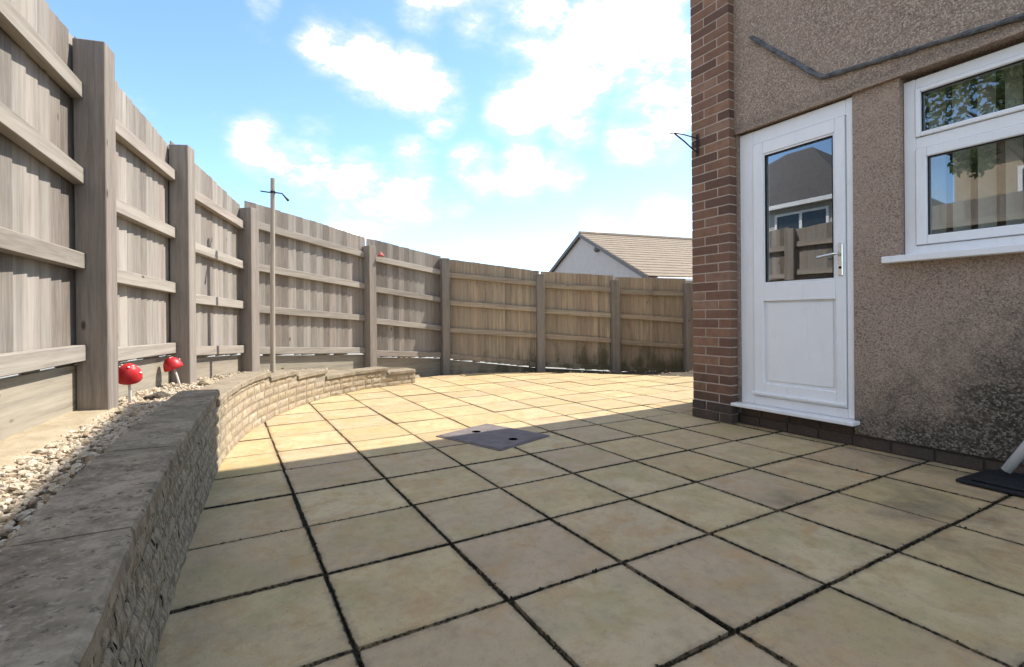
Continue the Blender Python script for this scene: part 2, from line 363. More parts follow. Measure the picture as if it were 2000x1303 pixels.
# ------------------------------------------------------------------ ground and patio
bm = bmesh.new(); s = 1500
bm.faces.new([bm.verts.new(p) for p in ((-s, -s, -.12), (s, -s, -.12), (s, s, -.12), (-s, s, -.12))])
o = link('ground', mesh(bm), OUTSIDE); o['kind'] = 'structure'
PATIO = [(-.12, -2.75), (3.9, -2.75), (3.9, 1.5), (6.6, 1.9), (6.55, 2.5), (5.76, 3.47), (5.13, 4.33), (4.59, 4.86), (3.98, 5.33), (3.46, 5.53), (2.97, 5.56), (2.5, 5.46), (1.6, 4.95), (.6, 4.0), (.0, 2.6), (-.12, 1.0)]
# split in two convex areas: beside the house and beyond it
AREAS = [[(-.12, -2.75), (3.72, -2.75), (3.72, 1.5), (3.72, 5.44), (3.46, 5.53), (2.97, 5.56), (2.5, 5.46), (1.6, 4.95), (.6, 4.0), (.0, 2.6), (-.12, 1.0)],
         [(3.72, 1.62), (6.6, 1.62), (6.55, 2.5), (5.76, 3.47), (5.13, 4.33), (4.59, 4.86), (3.98, 5.33), (3.72, 5.44)]]
def clip(poly, a, b):
    out = []; n = Vector((-(b[1] - a[1]), b[0] - a[0]))
    for i in range(len(poly)):
        p, q = poly[i], poly[(i + 1) % len(poly)]
        dp = (p[0] - a[0]) * n.x + (p[1] - a[1]) * n.y; dq = (q[0] - a[0]) * n.x + (q[1] - a[1]) * n.y
        if dp >= 0: out.append(p)
        if (dp >= 0) != (dq >= 0):
            k = dp / (dp - dq); out.append((p[0] + (q[0] - p[0]) * k, p[1] + (q[1] - p[1]) * k))
    return out
def area(p): return abs(sum(p[i][0] * p[(i + 1) % len(p)][1] - p[(i + 1) % len(p)][0] * p[i][1] for i in range(len(p)))) / 2
bm = bmesh.new()
for A in AREAS:
    vt = [bm.verts.new((x, y, -.014)) for x, y in A]; vb = [bm.verts.new((x, y, -.11)) for x, y in A]
    bm.faces.new(vt); bm.faces.new(vb)
    for i in range(len(A)): bm.faces.new((vt[i], vb[i], vb[(i + 1) % len(A)], vt[(i + 1) % len(A)]))
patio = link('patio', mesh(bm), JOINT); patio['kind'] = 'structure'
GX, GY = .45, .441
def hull_clip(poly, A):
    for i in range(len(A)):
        poly = clip(poly, A[i], A[(i + 1) % len(A)])
        if len(poly) < 3: return []
    return poly
rs = random.Random(3)
for i in range(-1, 15):
    for j in range(-6, 13):
        g = lambda: rs.uniform(.004, .0085)
        x0, x1, y0, y1 = i * GX + g(), (i + 1) * GX - g(), j * GY + g(), (j + 1) * GY - g()
        ch = [((x0 + x1) / 2, (y0 + y1) / 2)]
        for A in AREAS:
            P = hull_clip([(x0, y0), (x1, y0), (x1, y1), (x0, y1)], A)
            if len(P) < 3 or area(P) < .004: continue
            cx, cy = ch[0]
            bm = bmesh.new()
            PP = []
            for q in range(len(P)):
                (xa, ya_), (xb, yb_) = P[q], P[(q + 1) % len(P)]; el_ = math.hypot(xb - xa, yb_ - ya_); ns = 6 if el_ > .2 else 1
                for k in range(ns):
                    f_ = k / ns; jx, jy = (rs.gauss(0, .0016), rs.gauss(0, .0016)) if k else (0, 0)
                    PP.append((xa + (xb - xa) * f_ + jx, ya_ + (yb_ - ya_) * f_ + jy))
                if ns > 1 and rs.random() < .3:            # a knocked-off corner
                    c_ = rs.uniform(.002, .007); PP[-ns] = (PP[-ns][0] + math.copysign(c_, cx - PP[-ns][0]), PP[-ns][1] + math.copysign(c_ * .7, cy - PP[-ns][1]))
            top = [bm.verts.new((x - cx, y - cy, 0)) for x, y in PP]
            f = bm.faces.new(top)
            ins = bmesh.ops.inset_individual(bm, faces=[f], thickness=.004, depth=0)
            rim = [v for v in bm.verts if v not in f.verts]
            for v in rim: v.co.z = -.004
            lo = [(v, bm.verts.new((v.co.x, v.co.y, -.03))) for v in top]
            for k in range(len(lo)):
                (a, a2), (b_, b2) = lo[k], lo[(k + 1) % len(lo)]
                bm.faces.new((a, b_, b2, a2))
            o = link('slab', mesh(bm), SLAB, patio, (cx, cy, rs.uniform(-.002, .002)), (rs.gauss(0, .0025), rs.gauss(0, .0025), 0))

# ------------------------------------------------------------------ retaining wall
CP = [(0.0, -2.2), (0.0, -1.4), (0.0, -.6), (.005, 0), (.02, .45), (.045, .9), (.08, 1.35), (.13, 1.94), (.22, 2.5), (.38, 3.1), (.65, 3.68), (1.0, 4.19), (1.4, 4.56), (1.79, 4.79), (2.32, 4.97)]
def catmull(P, n=30):
    P = [Vector(p) for p in P]; Q = [2 * P[0] - P[1]] + P + [2 * P[-1] - P[-2]]; out = []
    for i in range(1, len(Q) - 2):
        for k in range(n):
            t = k / n; a, b, c, d = Q[i - 1:i + 3]
            out.append(.5 * ((2 * b) + (-a + c) * t + (2 * a - 5 * b + 4 * c - d) * t * t + (-a + 3 * b - 3 * c + d) * t ** 3))
    return out + [P[-1]]
CV = catmull(CP); CL = [0]
for a, b in zip(CV, CV[1:]): CL.append(CL[-1] + (b - a).length)
LEN = CL[-1]; L0 = LEN - 7.453            # arc length measured from y = -1.5
def cpt(l):
    l = max(0, min(LEN - 1e-4, l))
    import bisect
    i = bisect.bisect_right(CL, l) - 1; i = min(i, len(CV) - 2)
    k = (l - CL[i]) / (CL[i + 1] - CL[i]); p = CV[i].lerp(CV[i + 1], k); t = (CV[i + 1] - CV[i]).normalized()
    return p, t, Vector((t.y, -t.x))      # point on the face, tangent, normal towards the patio
SEC = [(0.0, L0 + 3.44, .418), (L0 + 3.44, L0 + 4.945, .362), (L0 + 4.945, L0 + 5.51, .316), (L0 + 5.51, L0 + 6.045, .262), (L0 + 6.045, L0 + 7.03, .192), (L0 + 7.03, LEN, .137)]
def ztop(l):
    for a, b, z in SEC:
        if l <= b + 1e-6: return z
    return SEC[-1][2]
wall = empty('retaining_wall', (1.0, 4.19, 0))
tag(wall, 'low curved garden wall of split stone with stepped concrete coping beside the patio', 'garden wall')
WO = Vector((1.0, 4.19, 0))
def strip(bm, la, lb, n, off0, off1, z0, z1):
    prev = None
    for k in range(n + 1):
        p, t, nn = cpt(la + (lb - la) * k / n)
        ring = [bm.verts.new((*(p + nn * o_), z)) for o_, z in ((off0, z0), (off1, z0), (off1, z1), (off0, z1))]
        if prev:
            for q in range(4): bm.faces.new((prev[q], ring[q], ring[(q + 1) % 4], prev[(q + 1) % 4]))
        else: bm.faces.new(ring)
        prev = ring
    bm.faces.new(prev)
bm = bmesh.new()
for a, b, z in SEC: strip(bm, a + .001, b - .001, max(3, int((b - a) / .12)), -.16, -.007, -.06, z - .002)
o = link('mortar_core', mesh(bm), MORTAR, wall, -WO)
rs = random.Random(11)
CH = .0675
for c in range(7):
    l = -rs.uniform(0, .15) if c else -.02
    while l < LEN - .02:
        ln = rs.choice((.10, .145, .19, .215, .215)) * rs.uniform(.95, 1.05); la, lb = max(l, 0) + .004, min(l + ln, LEN) - .004; l += ln
        if lb - la < .04: continue
        zt = min(ztop(la + .01), ztop(lb - .01)); z0 = c * CH - .01; z1 = z0 + CH - .008
        if z0 > zt - .02: continue
        z1 = min(z1, zt - .003)
        bm = bmesh.new(); nx, nz = 5, 3
        mid, tm, nm = cpt((la + lb) / 2)
        grid = []
        for k in range(nx + 1):
            p, t, nn = cpt(la + (lb - la) * k / nx); col_ = []
            for q in range(nz + 1):
                edge = (k in (0, nx)) or (q in (0, nz))
                d = -.004 if edge else rs.uniform(-.001, .006)
                pos = p + nn * d - mid
                col_.append(bm.verts.new((pos.x, pos.y, z0 + (z1 - z0) * q / nz + (0 if edge else rs.uniform(-.006, .006)) - z0)))
            grid.append(col_)
        for k in range(nx):
            for q in range(nz): bm.faces.new((grid[k][q], grid[k + 1][q], grid[k + 1][q + 1], grid[k][q + 1]))
        bk = []
        for k in (0, nx):
            p, t, nn = cpt(la + (lb - la) * k / nx); pos = p - nn * .09 - mid
            bk.append([bm.verts.new((pos.x, pos.y, zz - z0)) for zz in (z0, z1)])
        bm.faces.new([grid[k][nz] for k in range(nx + 1)] + [bk[1][1], bk[0][1]])
        bm.faces.new([grid[k][0] for k in range(nx, -1, -1)] + [bk[0][0], bk[1][0]])
        bm.faces.new([grid[0][q] for q in range(nz + 1)] + [bk[0][1], bk[0][0]])
        bm.faces.new([grid[nx][q] for q in range(nz, -1, -1)] + [bk[1][0], bk[1][1]])
        link('stone', mesh(bm), WALLSTONE, wall, Vector((*mid, z0)) - WO)
# coping stones
for si, (a, b, z) in enumerate(SEC):
    n = [6, 2, 1, 1, 2, 1][si]
    for k in range(n):
        la = a + (b - a) * k / n + .004; lb = a + (b - a) * (k + 1) / n - .004
        if k == n - 1 and si < 5: lb += .012
        bm = bmesh.new(); th = .043
        segs = max(3, int((lb - la) / .06)); prev = None
        prof = [(-.178, 0), (.012, 0), (.016, .006), (.015, th - .008), (.008, th), (-.172, th + .003), (-.18, th - .006)]
        for q in range(segs + 1):
            l_ = la + (lb - la) * q / segs; p, t, nn = cpt(l_)
            if l_ > LEN: p = p + t * (l_ - LEN)
            sh = .005 if q in (0, segs) else 0
            ring = [bm.verts.new((*(p + nn * (o_ + (-sh if o_ > -.08 else sh) + rs.uniform(-.002, .002))), z + zz - (sh * .6 if zz > .02 else 0) + rs.uniform(-.0015, .0015))) for o_, zz in prof]
            if prev:
                for e in range(len(prof)): bm.faces.new((prev[e], ring[e], ring[(e + 1) % len(prof)], prev[(e + 1) % len(prof)]))
            else: bm.faces.new(ring)
            prev = ring
        bm.faces.new(prev)
        link('coping_stone', mesh(bm), COPING, wall, -WO)

# ------------------------------------------------------------------ fence line data
FP = [(-.71, -.87), (-.54, .47), (-.372, 1.813), (-.096, 3.108), (.388, 4.317), (1.841, 5.374), (3.137, 5.956), (4.54, 5.394), (5.667, 4.908), (6.8, 4.42)]
FP = [Vector(p) for p in FP]
PTOP = [2.19, 2.19, 2.18, 2.12, 1.945, 1.795, 1.76, 1.52, 1.43, 1.38]
PBOT = [.40, .40, .40, .385, .32, .15, -.05, -.10, -.12, -.12]
RAILS = [
 [(2.02, 1.99), (1.66, 1.63), (1.18, 1.175), (.74, .735)],
 [(1.99, 1.965), (1.63, 1.56), (1.175, 1.165), (.735, .733)],
 [(1.94, 1.925), (1.507, 1.51), (1.13, 1.112), (.706, .68)],
 [(1.885, 1.80), (1.465, 1.41), (1.055, 1.02), (.65, .585)],
 [(1.85, 1.71), (1.42, 1.30), (.993, .88), (.57, .455)],
 [(1.695, 1.575), (1.28, 1.15), (.855, .71), (.42, .30)],
 [(1.55, 1.405), (1.115, .992), (.69, .575), (.285, .115)],
 [(1.388, 1.305), (.974, .887), (.575, .48), (.12, .035)],
 [(1.28, 1.235), (.89, .80), (.468, .37), (.03, -.06)]]
TOPS = [(2.27, 2.25), (2.25, 2.20), (2.235, 2.12), (2.18, 1.975), (2.045, 1.925), (1.92, 1.80), (1.775, 1.585), (1.578, 1.51), (1.49, 1.455)]
BED = [.395, .395, .40, .385, .32, .16, -.04, -.1, -.11, -.11]
# bed of soil between wall and fence
PAIRS = [(-1.9, 0, .41, .40), (-.6, 0.35, .415, .40), (.45, 1, .415, .395), (1.2, 1.6, .415, .40), (1.94, 2.05, .40, .40), (2.5, 2.55, .37, .395), (3.1, 3, .345, .385), (3.68, 4, .29, .32), (4.19, 4.5, .235, .25), (4.56, 4.78, .19, .20), (4.79, 5, .15, .16), (4.9, 5.3, .10, .10), (4.97, 5.62, .05, .02)]
def fpt(k):
    i = min(int(k), len(FP) - 2); return FP[i].lerp(FP[i + 1], k - i)
def lwall(y):
    for i in range(len(CV) - 1):
        if CV[i + 1].y >= y: return CL[i]
    return LEN
def section(k):            # k in [0, len(PAIRS)-1]
    i = min(int(k), len(PAIRS) - 2); f = k - i
    y, fk, zw, zf = [PAIRS[i][q] * (1 - f) + PAIRS[i + 1][q] * f for q in range(4)]
    p, t, nn = cpt(lwall(y)); a = p - nn * .13; b = fpt(fk); d = (b - a)
    return a, b + d.normalized() * .12, zw, zf
bm = bmesh.new(); prev = None; NS = 120; rs = random.Random(5)
for k in range(NS + 1):
    a, b, zw, zf = section((len(PAIRS) - 1) * k / NS)
    row = []
    for q in range(15):
        f = q / 14; p = a.lerp(b, f)
        row.append(bm.verts.new((p.x, p.y, zw + (zf - zw) * f + rs.uniform(-.01, .01) - .012)))
    if prev:
        for q in range(14): bm.faces.new((prev[q], row[q], row[q + 1], prev[q + 1]))
    prev = row
    if k in (0, NS): pass
# skirt at the far end so the raised bed reads as a bank
sk = [bm.verts.new((v.co.x + .10, v.co.y - .02, -.11)) for v in prev]
for q in range(14): bm.faces.new((prev[q], sk[q], sk[q + 1], prev[q + 1]))
o = link('planting_bed', mesh(bm, True), SOIL); o['kind'] = 'structure'
# earth strip between the patio edge and the back fence
bm = bmesh.new(); E1 = [(2.3, 5.3), (2.9, 5.5), (3.5, 5.48), (4.0, 5.28), (4.6, 4.8), (5.15, 4.25), (5.8, 3.4), (6.9, 2.6)]; E2 = [(2.3, 5.75), (2.9, 6.0), (3.4, 6.0), (4.1, 5.7), (4.8, 5.4), (5.6, 5.05), (6.6, 4.65), (7.6, 4.2)]
prev = None; rs = random.Random(6)
for k in range(57):
    i = min(k // 8, 6); f = k / 8 - i
    a = Vector(E1[i]).lerp(Vector(E1[i + 1]), f); b = Vector(E2[i]).lerp(Vector(E2[i + 1]), f)
    row = [bm.verts.new((*a.lerp(b, q / 6), -.045 - .02 * q / 6 + rs.uniform(-.012, .012))) for q in range(7)]
    if prev:
        for q in range(6): bm.faces.new((prev[q], row[q], row[q + 1], prev[q + 1]))
    prev = row
o = link('soil_strip', mesh(bm, True), EARTH); o['kind'] = 'structure'

fence_grey = empty('garden_fence', (FP[2].x, FP[2].y, .40)); tag(fence_grey, 'weathered grey timber fence curving along the left side above the gravel', 'fence')
fence_brown = empty('garden_fence', (FP[7].x, FP[7].y, -.10)); tag(fence_brown, 'shaded brown timber fence across the back of the patio below the gable', 'fence')
def fence_of(brown): return fence_brown if brown else fence_grey
# ------------------------------------------------------------------ fence posts
rs = random.Random(21)
for i, p in enumerate(FP):
    d0 = (FP[i] - FP[max(i - 1, 0)]); d1 = (FP[min(i + 1, len(FP) - 1)] - FP[i])
    d = ((d0.normalized() if d0.length else d1.normalized()) + (d1.normalized() if d1.length else d0.normalized())).normalized()
    ang = math.atan2(d.y, d.x); n = Vector((d.y, -d.x)); hw = .062
    h = PTOP[i] - PBOT[i] + .25
    bm = bmesh.new(); box(bm, -hw, hw, -.066, .06, 0, h, .004)
    for v in bm.verts:
        if v.co.z > h - .03: v.co.z -= (v.co.y + .06) * .03
    lean = {2: (.0, -.010), 3: (0, -.006)}.get(i, (rs.uniform(-.004, .004), rs.uniform(-.004, .004)))
    fr_ = fence_of(i >= 7); o = link('fence_post', mesh(bm), W_POST, fr_, Vector((p.x, p.y, PBOT[i] - .25)) - fr_.location, (lean[0], lean[1], ang))
# ------------------------------------------------------------------ fence panels
for k in range(len(FP) - 1):
    a, b = FP[k], FP[k + 1]; t = (b - a).normalized(); ln = (b - a).length; ang = math.atan2(t.y, t.x)
    brown = k >= 6
    fr_ = fence_of(brown); root = empty('fence_panel', Vector((a.x - t.y * .04, a.y + t.x * .04, BED[k])) - fr_.location, ang); root.parent = fr_
    Z0 = BED[k]; top, rl = TOPS[k], RAILS[k]
    zl = lambda e, x: e[0] + (e[1] - e[0]) * x / ln
    x = .02; q = 0
    ends = rl[3]
    while x < ln - .05:
        wd = rs.uniform(.098, .106); x1 = min(x + wd + .02, ln - .005)
        zb = zl(ends, x + .05) - .075 + rs.uniform(-.022, .002); zt = zl(top, x + .05) + rs.gauss(0, .0025); sl_ = (top[1] - top[0]) / ln
        h = zt - zb
        # feather edge board: thick edge laps over the thin edge of the next one; local +y points outside, -y to the yard
        bm = bmesh.new(); w2 = x1 - x
        prof = [(0, .046), (w2, .032), (w2, .048), (0, .052)]
        lo = [bm.verts.new((px, py, 0)) for px, py in prof]; hi = [bm.verts.new((px, py, h + px * sl_)) for px, py in prof]
        bm.faces.new(lo); bm.faces.new(hi)
        for e in range(4): bm.faces.new((lo[e], lo[(e + 1) % 4], hi[(e + 1) % 4], hi[e]))
        link('board', mesh(bm), W_BOARD2 if brown else W_BOARD, root, (x, rs.uniform(-.001, .001), zb - Z0), (0, 0, rs.uniform(-.012, .012)))
        x += wd; q += 1
    for r in rl:
        bm = bmesh.new(); sl_ = (r[1] - r[0]) / ln
        L_ = ln - .125
        vs = box(bm, 0, L_, -.018, .03, -.075, 0, .003)
        for v in bm.verts: v.co.z += v.co.x * sl_
        link('rail', mesh(bm), W_RAIL2 if brown else W_RAIL, root, (.0625, rs.uniform(-.003, .003), r[0] + .0625 * sl_ - Z0))
    # gravel board below the lowest rail
    bm = bmesh.new(); g0, g1 = BED[k], BED[k + 1]
    vs = []
    for px in (.04, ln - .04):
        zt = zl(ends, px) - (.094 if not brown else .099); zb = g0 + (g1 - g0) * px / ln - .12
        vs.append([bm.verts.new((px, py, zz - Z0)) for py, zz in ((.028, zb), (.056, zb), (.056, zt), (.028, zt))])
    for e in range(4): bm.faces.new((vs[0][e], vs[1][e], vs[1][(e + 1) % 4], vs[0][(e + 1) % 4]))
    bm.faces.new(vs[0]); bm.faces.new(vs[1])
    link('gravel_board', mesh(bm), W_RAIL2 if brown else W_GRAV, root)

# ------------------------------------------------------------------ house
house = empty('house', (3.67, 0, 0)); tag(house, 'pebble-dashed house with white back door, window and red brick corner pier', 'house')
HO = Vector((3.67, 0, 0))
def hp(name, bm, mat, parent=None, smooth=False):
    return link(name, mesh(bm, smooth), mat, parent or house, -HO if parent is None else (0, 0, 0))
XW = 3.665; YE = -7.0; ZT = 4.56
DY0, DY1, DZ0, DZ1 = .383, 1.203, .15, 2.25
WY0, WY1, WZ0, WZ1 = -1.75, .124, 1.165, 2.235
bm = bmesh.new()   # lower wall with the two openings, 0.2 thick
XI = XW + .20
box(bm, XW, XI, DY1, 1.30, .085, 2.262)
box(bm, XW, XI, WY1, DY0, .085, 2.262)
box(bm, XW, XI, WY0, WY1, .085, WZ0 - .002)
box(bm, XW, XI, YE, WY0, .085, 2.262)
hp('lower_wall', bm, DASH)
bm = bmesh.new()   # upper wall, a little proud, with a drip edge over door and window
box(bm, XW - .022, XI, YE, 1.32, 2.262, ZT)
vs = [v for v in bm.verts]
box(bm, XW - .034, XW - .0225, YE, 1.21, 2.254, 2.285, .003)
hp('upper_wall', bm, DASH)
bm = bmesh.new()   # hidden side: body of the house behind the pier
box(bm, 4.17, 11.5, 1.60, 2.06, -.1, ZT + .0)
box(bm, 11.3, 11.5, YE, 1.599, -.1, ZT); box(bm, XI + .01, 11.299, YE, YE + .2, -.1, ZT)
box(bm, 3.69, 4.169, 1.33, 1.585, -.1, ZT)
hp('rear_wall', bm, DASH)
bm = bmesh.new()   # roof: eaves along y over the patio side
x0, xr, x1 = 3.38, 7.6, 11.8; ze, zr = ZT - .05, ZT + 2.9
ya, yb = YE - .2, 2.09
pr = [(x0, ze), (x0, ze + .14), (xr, zr + .14), (x1, ze + .14), (x1, ze), (xr, zr)]
A_ = [bm.verts.new((x, ya, z)) for x, z in pr]; B_ = [bm.verts.new((x, yb, z)) for x, z in pr]
for i in range(6): bm.faces.new((A_[i], A_[(i + 1) % 6], B_[(i + 1) % 6], B_[i]))
for V_ in (A_, B_): bm.faces.new(V_[:3] + [V_[5]]); bm.faces.new([V_[5]] + V_[2:5])
ROOFT = simple('roof_tile', (.17, .12, .085), (.26, .19, .13), 6, .9)
hp('roof', bm, ROOFT)
bm = bmesh.new()
for y in (yb - .05, ya + .05):
    v = [bm.verts.new((x, y, z)) for x, z in ((3.9, ZT - .02), (xr, zr - .02), (11.3, ZT - .02))]; bm.faces.new(v)
hp('gable_infill', bm, DASH)
bm = bmesh.new(); tube(bm, [(x0 - .06, ya, ze + .1), (x0 - .06, yb, ze + .1)], .055, 8); hp('gutter', bm, UPVC)
# rooms behind door and window
def room(nm, y0, y1, z0, z1, depth, mat):
    bm = bmesh.new(); vs = box(bm, XI + .012, XI + depth, y0, y1, z0, z1)
    bm.faces.ensure_lookup_table()
    f = min(bm.faces, key=lambda f: f.calc_center_median().x); bm.faces.remove(f)
    hp(nm, bm, mat)
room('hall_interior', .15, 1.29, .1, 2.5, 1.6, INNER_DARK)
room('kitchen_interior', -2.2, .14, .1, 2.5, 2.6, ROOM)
# plinth
bm = bmesh.new(); box(bm, XW + .022, XI, YE, 1.30, -.1, .084); box(bm, XW + .0225, XI, DY0 + .001, DY1 - .001, .0842, DZ0)
plinth = hp('plinth', bm, PLINTH)
rs = random.Random(31)
pb = boxmesh(-.009, .02, -.1, .1, 0, .066, .003)
PB = PLINTH
for c, (zz, ya_, yb_) in enumerate([(.0, -2.4, 1.22), (.075, DY0 + .01, DY1 - .01)]):
    y = ya_
    while y < yb_ - .03:
        l_ = min(.205, yb_ - y); me = boxmesh(-.010, .02, 0, l_, 0, .066, .003)
        link('plinth_brick', me, PLINTH, plinth, (XW + .022, y, zz + .003)); y += l_ + .011
# brick pier
pier = empty('brick_pier', (0, 0, 0)); pier.parent = house; pier.location = Vector((3.58, 1.223, 0)) - HO
PW = .364
bm = bmesh.new(); box(bm, .0035, .088, .0035, PW - .0035, -.05, ZT - .06)
link('mortar', mesh(bm), MORTAR_D, pier)
CHB = .0745
for c in range(int((ZT - .07) / CHB)):
    z = c * CHB + .006; low = c < 2
    mt = PLINTH if low else BRICK
    j = .11 if c % 2 == 0 else .235
    for (y0, y1) in ((0, j - .005), (j + .005, PW)):
        near = y0 == 0
        me = boxmesh(0, .085, y0, y1, 0, CHB - .010, .0025)
        for v in me.vertices: v.co.x += (-.0 if v.co.x > .04 else rs.uniform(-.0015, .0015))
        link('brick', me, mt, pier, (rs.uniform(-.001, .001) - (.012 if low else 0), 0 - (.01 if low and near else 0) , z), (0, 0, 0))
# door
def local(name, bm, mat, parent, smooth=False): return link(name, mesh(bm, smooth), mat, parent)
door = empty('door', (0, 0, 0)); door.parent = house; door.location = Vector((XW, DY0, DZ0)) - HO
DW, DH = DY1 - DY0, DZ1 - DZ0
XF = .012       # frame front, slightly behind the render
fr = bmesh.new()
jl = .115; jr = .045; hd = .105
box(fr, XF, .10, DW - jl, DW - .002, .02, DH - .002, .004); box(fr, XF, .10, .002, jr, .02, DH - .002, .004)
box(fr, XF + .001, .10, jr + .0, DW - jl - .0, DH - hd, DH - .0025, .004); box(fr, XF - .004, .10, jr, DW - jl, .02, .085, .004)
local('door_frame', fr, UPVC, door)
lf = bmesh.new(); a, b = jr + .004, DW - jl - .004; z0, z1 = .088, DH - hd - .004; sw = .082
gz0, gz1 = .93, DH - hd - .098
box(lf, XF - .012, .085, a, a + sw - .02, z0, z1, .004); box(lf, XF - .012, .085, b - sw, b, z0, z1, .004)
box(lf, XF - .0125, .085, a + sw - .02 + .0005, b - sw - .0005, z1 - .09, z1, .004); box(lf, XF - .0125, .085, a + sw - .02 + .0005, b - sw - .0005, z0, z0 + .10, .004)
box(lf, XF - .0125, .085, a + sw - .02 + .0005, b - sw - .0005, gz0 - .12, gz0, .004)
local('door_leaf', lf, UPVC, door)
pn = bmesh.new(); pa, pb_ = a + sw - .02, b - sw
box(pn, XF + .006, .06, pa, pb_, z0 + .10, gz0 - .12)
box(pn, XF - .002, XF + .0055, pa + .022, pb_ - .022, z0 + .122, gz0 - .142, .004)
box(pn, XF - .017, XF - .013, pa - .004, pb_ + .004, gz0 - .128, gz0 - .112, .0015)
local('door_panel', pn, UPVC, door)
bd = bmesh.new()
for (y0, y1, zz0, zz1) in ((pa, pa + .014, gz0, z1 - .09), (pb_ - .014, pb_, gz0, z1 - .09), (pa + .0145, pb_ - .0145, gz0, gz0 + .014), (pa + .0145, pb_ - .0145, z1 - .104, z1 - .09)): box(bd, XF - .006, .05, y0, y1, zz0, zz1, .003)
local('glazing_bead', bd, UPVC, door)
gl = bmesh.new(); box(gl, .022, .046, pa + .008, pb_ - .008, gz0 + .008, z1 - .098); 
bm = bmesh.new(); v = [bm.verts.new((.024, y, z)) for y, z in ((pa + .008, gz0 + .008), (pb_ - .008, gz0 + .008), (pb_ - .008, z1 - .098), (pa + .008, z1 - .098))]; bm.faces.new(v); gl.free()
local('glass_pane', bm, GLASS, door)
gk = bmesh.new()
for (y0, y1, zz0, zz1) in ((pa + .014, pa + .018, gz0 + .014, z1 - .104), (pb_ - .018, pb_ - .014, gz0 + .014, z1 - .104), (pa + .0182, pb_ - .0182, gz0 + .014, gz0 + .018), (pa + .0182, pb_ - .0182, z1 - .108, z1 - .104)): box(gk, .004, .0235, y0, y1, zz0, zz1)
local('gasket', gk, RUBBER, door)
wb = bmesh.new(); box(wb, XF - .040, XF - .0125, a - .004, b + .004, z0 + .012, z0 + .034, .006); local('weather_bar', wb, UPVC, door)
ci = bmesh.new(); box(ci, -.085, .10, -.032, DW + .028, -.006, .019, .004); local('door_sill', ci, UPVC, door)
hn = bmesh.new(); hy = a + .026; box(hn, XF - .022, XF - .0125, hy - .015, hy + .015, gz0 + .02, gz0 + .235, .005)
hpl = local('handle_plate', hn, STEEL, door)
hn = bmesh.new(); tube(hn, [(XF - .02, hy, gz0 + .165), (XF - .058, hy, gz0 + .165), (XF - .062, hy + .02, gz0 + .163), (XF - .062, hy + .125, gz0 + .150)], .0085, 8); local('door_handle', hn, STEEL, door)
hn = bmesh.new(); tube(hn, [(XF - .0235, hy, gz0 + .075), (XF - .0215, hy, gz0 + .075)], .009, 10); local('keyhole', hn, DARK, door)
# window
win = empty('window', (0, 0, 0)); win.parent = house; win.location = Vector((XW, 0, WZ0)) - HO
WH = WZ1 - WZ0; XG = .045
fr = bmesh.new()
zt0 = .665; zt1 = .7   # transom
box(fr, XG, .115, WY1 - .062, WY1 - .002, .03, WH - .002, .004); box(fr, XG, .115, WY0 + .002, WY0 + .062, .03, WH - .002, .004)
box(fr, XG + .001, .115, WY0 + .062, WY1 - .062, WH - .062, WH - .0025, .004); box(fr, XG + .001, .115, WY0 + .062, WY1 - .062, .03, .085, .004)
box(fr, XG - .001, .115, WY0 + .062, WY1 - .062, .652, .718, .004)
box(fr, XG + .0015, .115, -.85, -.79, .085, WH - .062, .004)
local('window_frame', fr, UPVC, win)
panes = [(-.79 + .0, WY1 - .062, .085, .652, .055), (-.79, WY1 - .062, .718, WH - .062, .028), (WY0 + .062, -.85, .085, .652, .055), (WY0 + .062, -.85, .718, WH - .062, .028)]
for (y0, y1, z0, z1, bw) in panes:
    sb = bmesh.new(); e = .003
    box(sb, XG - .014, .10, y0 + e, y0 + bw, z0 + e, z1 - e, .004); box(sb, XG - .014, .10, y1 - bw, y1 - e, z0 + e, z1 - e, .004)
    box(sb, XG - .0145, .10, y0 + bw + .0005, y1 - bw - .0005, z0 + e, z0 + bw, .004); box(sb, XG - .0145, .10, y0 + bw + .0005, y1 - bw - .0005, z1 - bw, z1 - e, .004)
    local('casement', sb, UPVC, win)
    gk = bmesh.new()
    for (p0, p1, q0, q1) in ((y0 + bw, y0 + bw + .004, z0 + bw, z1 - bw), (y1 - bw - .004, y1 - bw, z0 + bw, z1 - bw), (y0 + bw + .0042, y1 - bw - .0042, z0 + bw, z0 + bw + .004), (y0 + bw + .0042, y1 - bw - .0042, z1 - bw - .004, z1 - bw)): box(gk, XG + .004, XG + .0195, p0, p1, q0, q1)
    local('gasket', gk, RUBBER, win)
    bm = bmesh.new(); v = [bm.verts.new((XG + .02, y, z)) for y, z in ((y0 + bw - .004, z0 + bw - .004), (y1 - bw + .004, z0 + bw - .004), (y1 - bw + .004, z1 - bw + .004), (y0 + bw - .004, z1 - bw + .004))]; bm.faces.new(v)
    local('glass_pane', bm, GLASS, win)
ci = bmesh.new(); box(ci, -.075, .115, WY0 - .05, WY1 + .07, -.012, .028, .004); local('window_sill', ci, UPVC, win)
# vertical blind slats hanging inside the window
rs = random.Random(41)
sm = boxmesh(-.0008, .0008, -.044, .044, .06, WH + .04)
y = .05
while y > WY0:
    link('blind_slat', sm, BLIND, win, (.30, y, 0), (0, 0, rs.uniform(.75, .95))); y -= .115
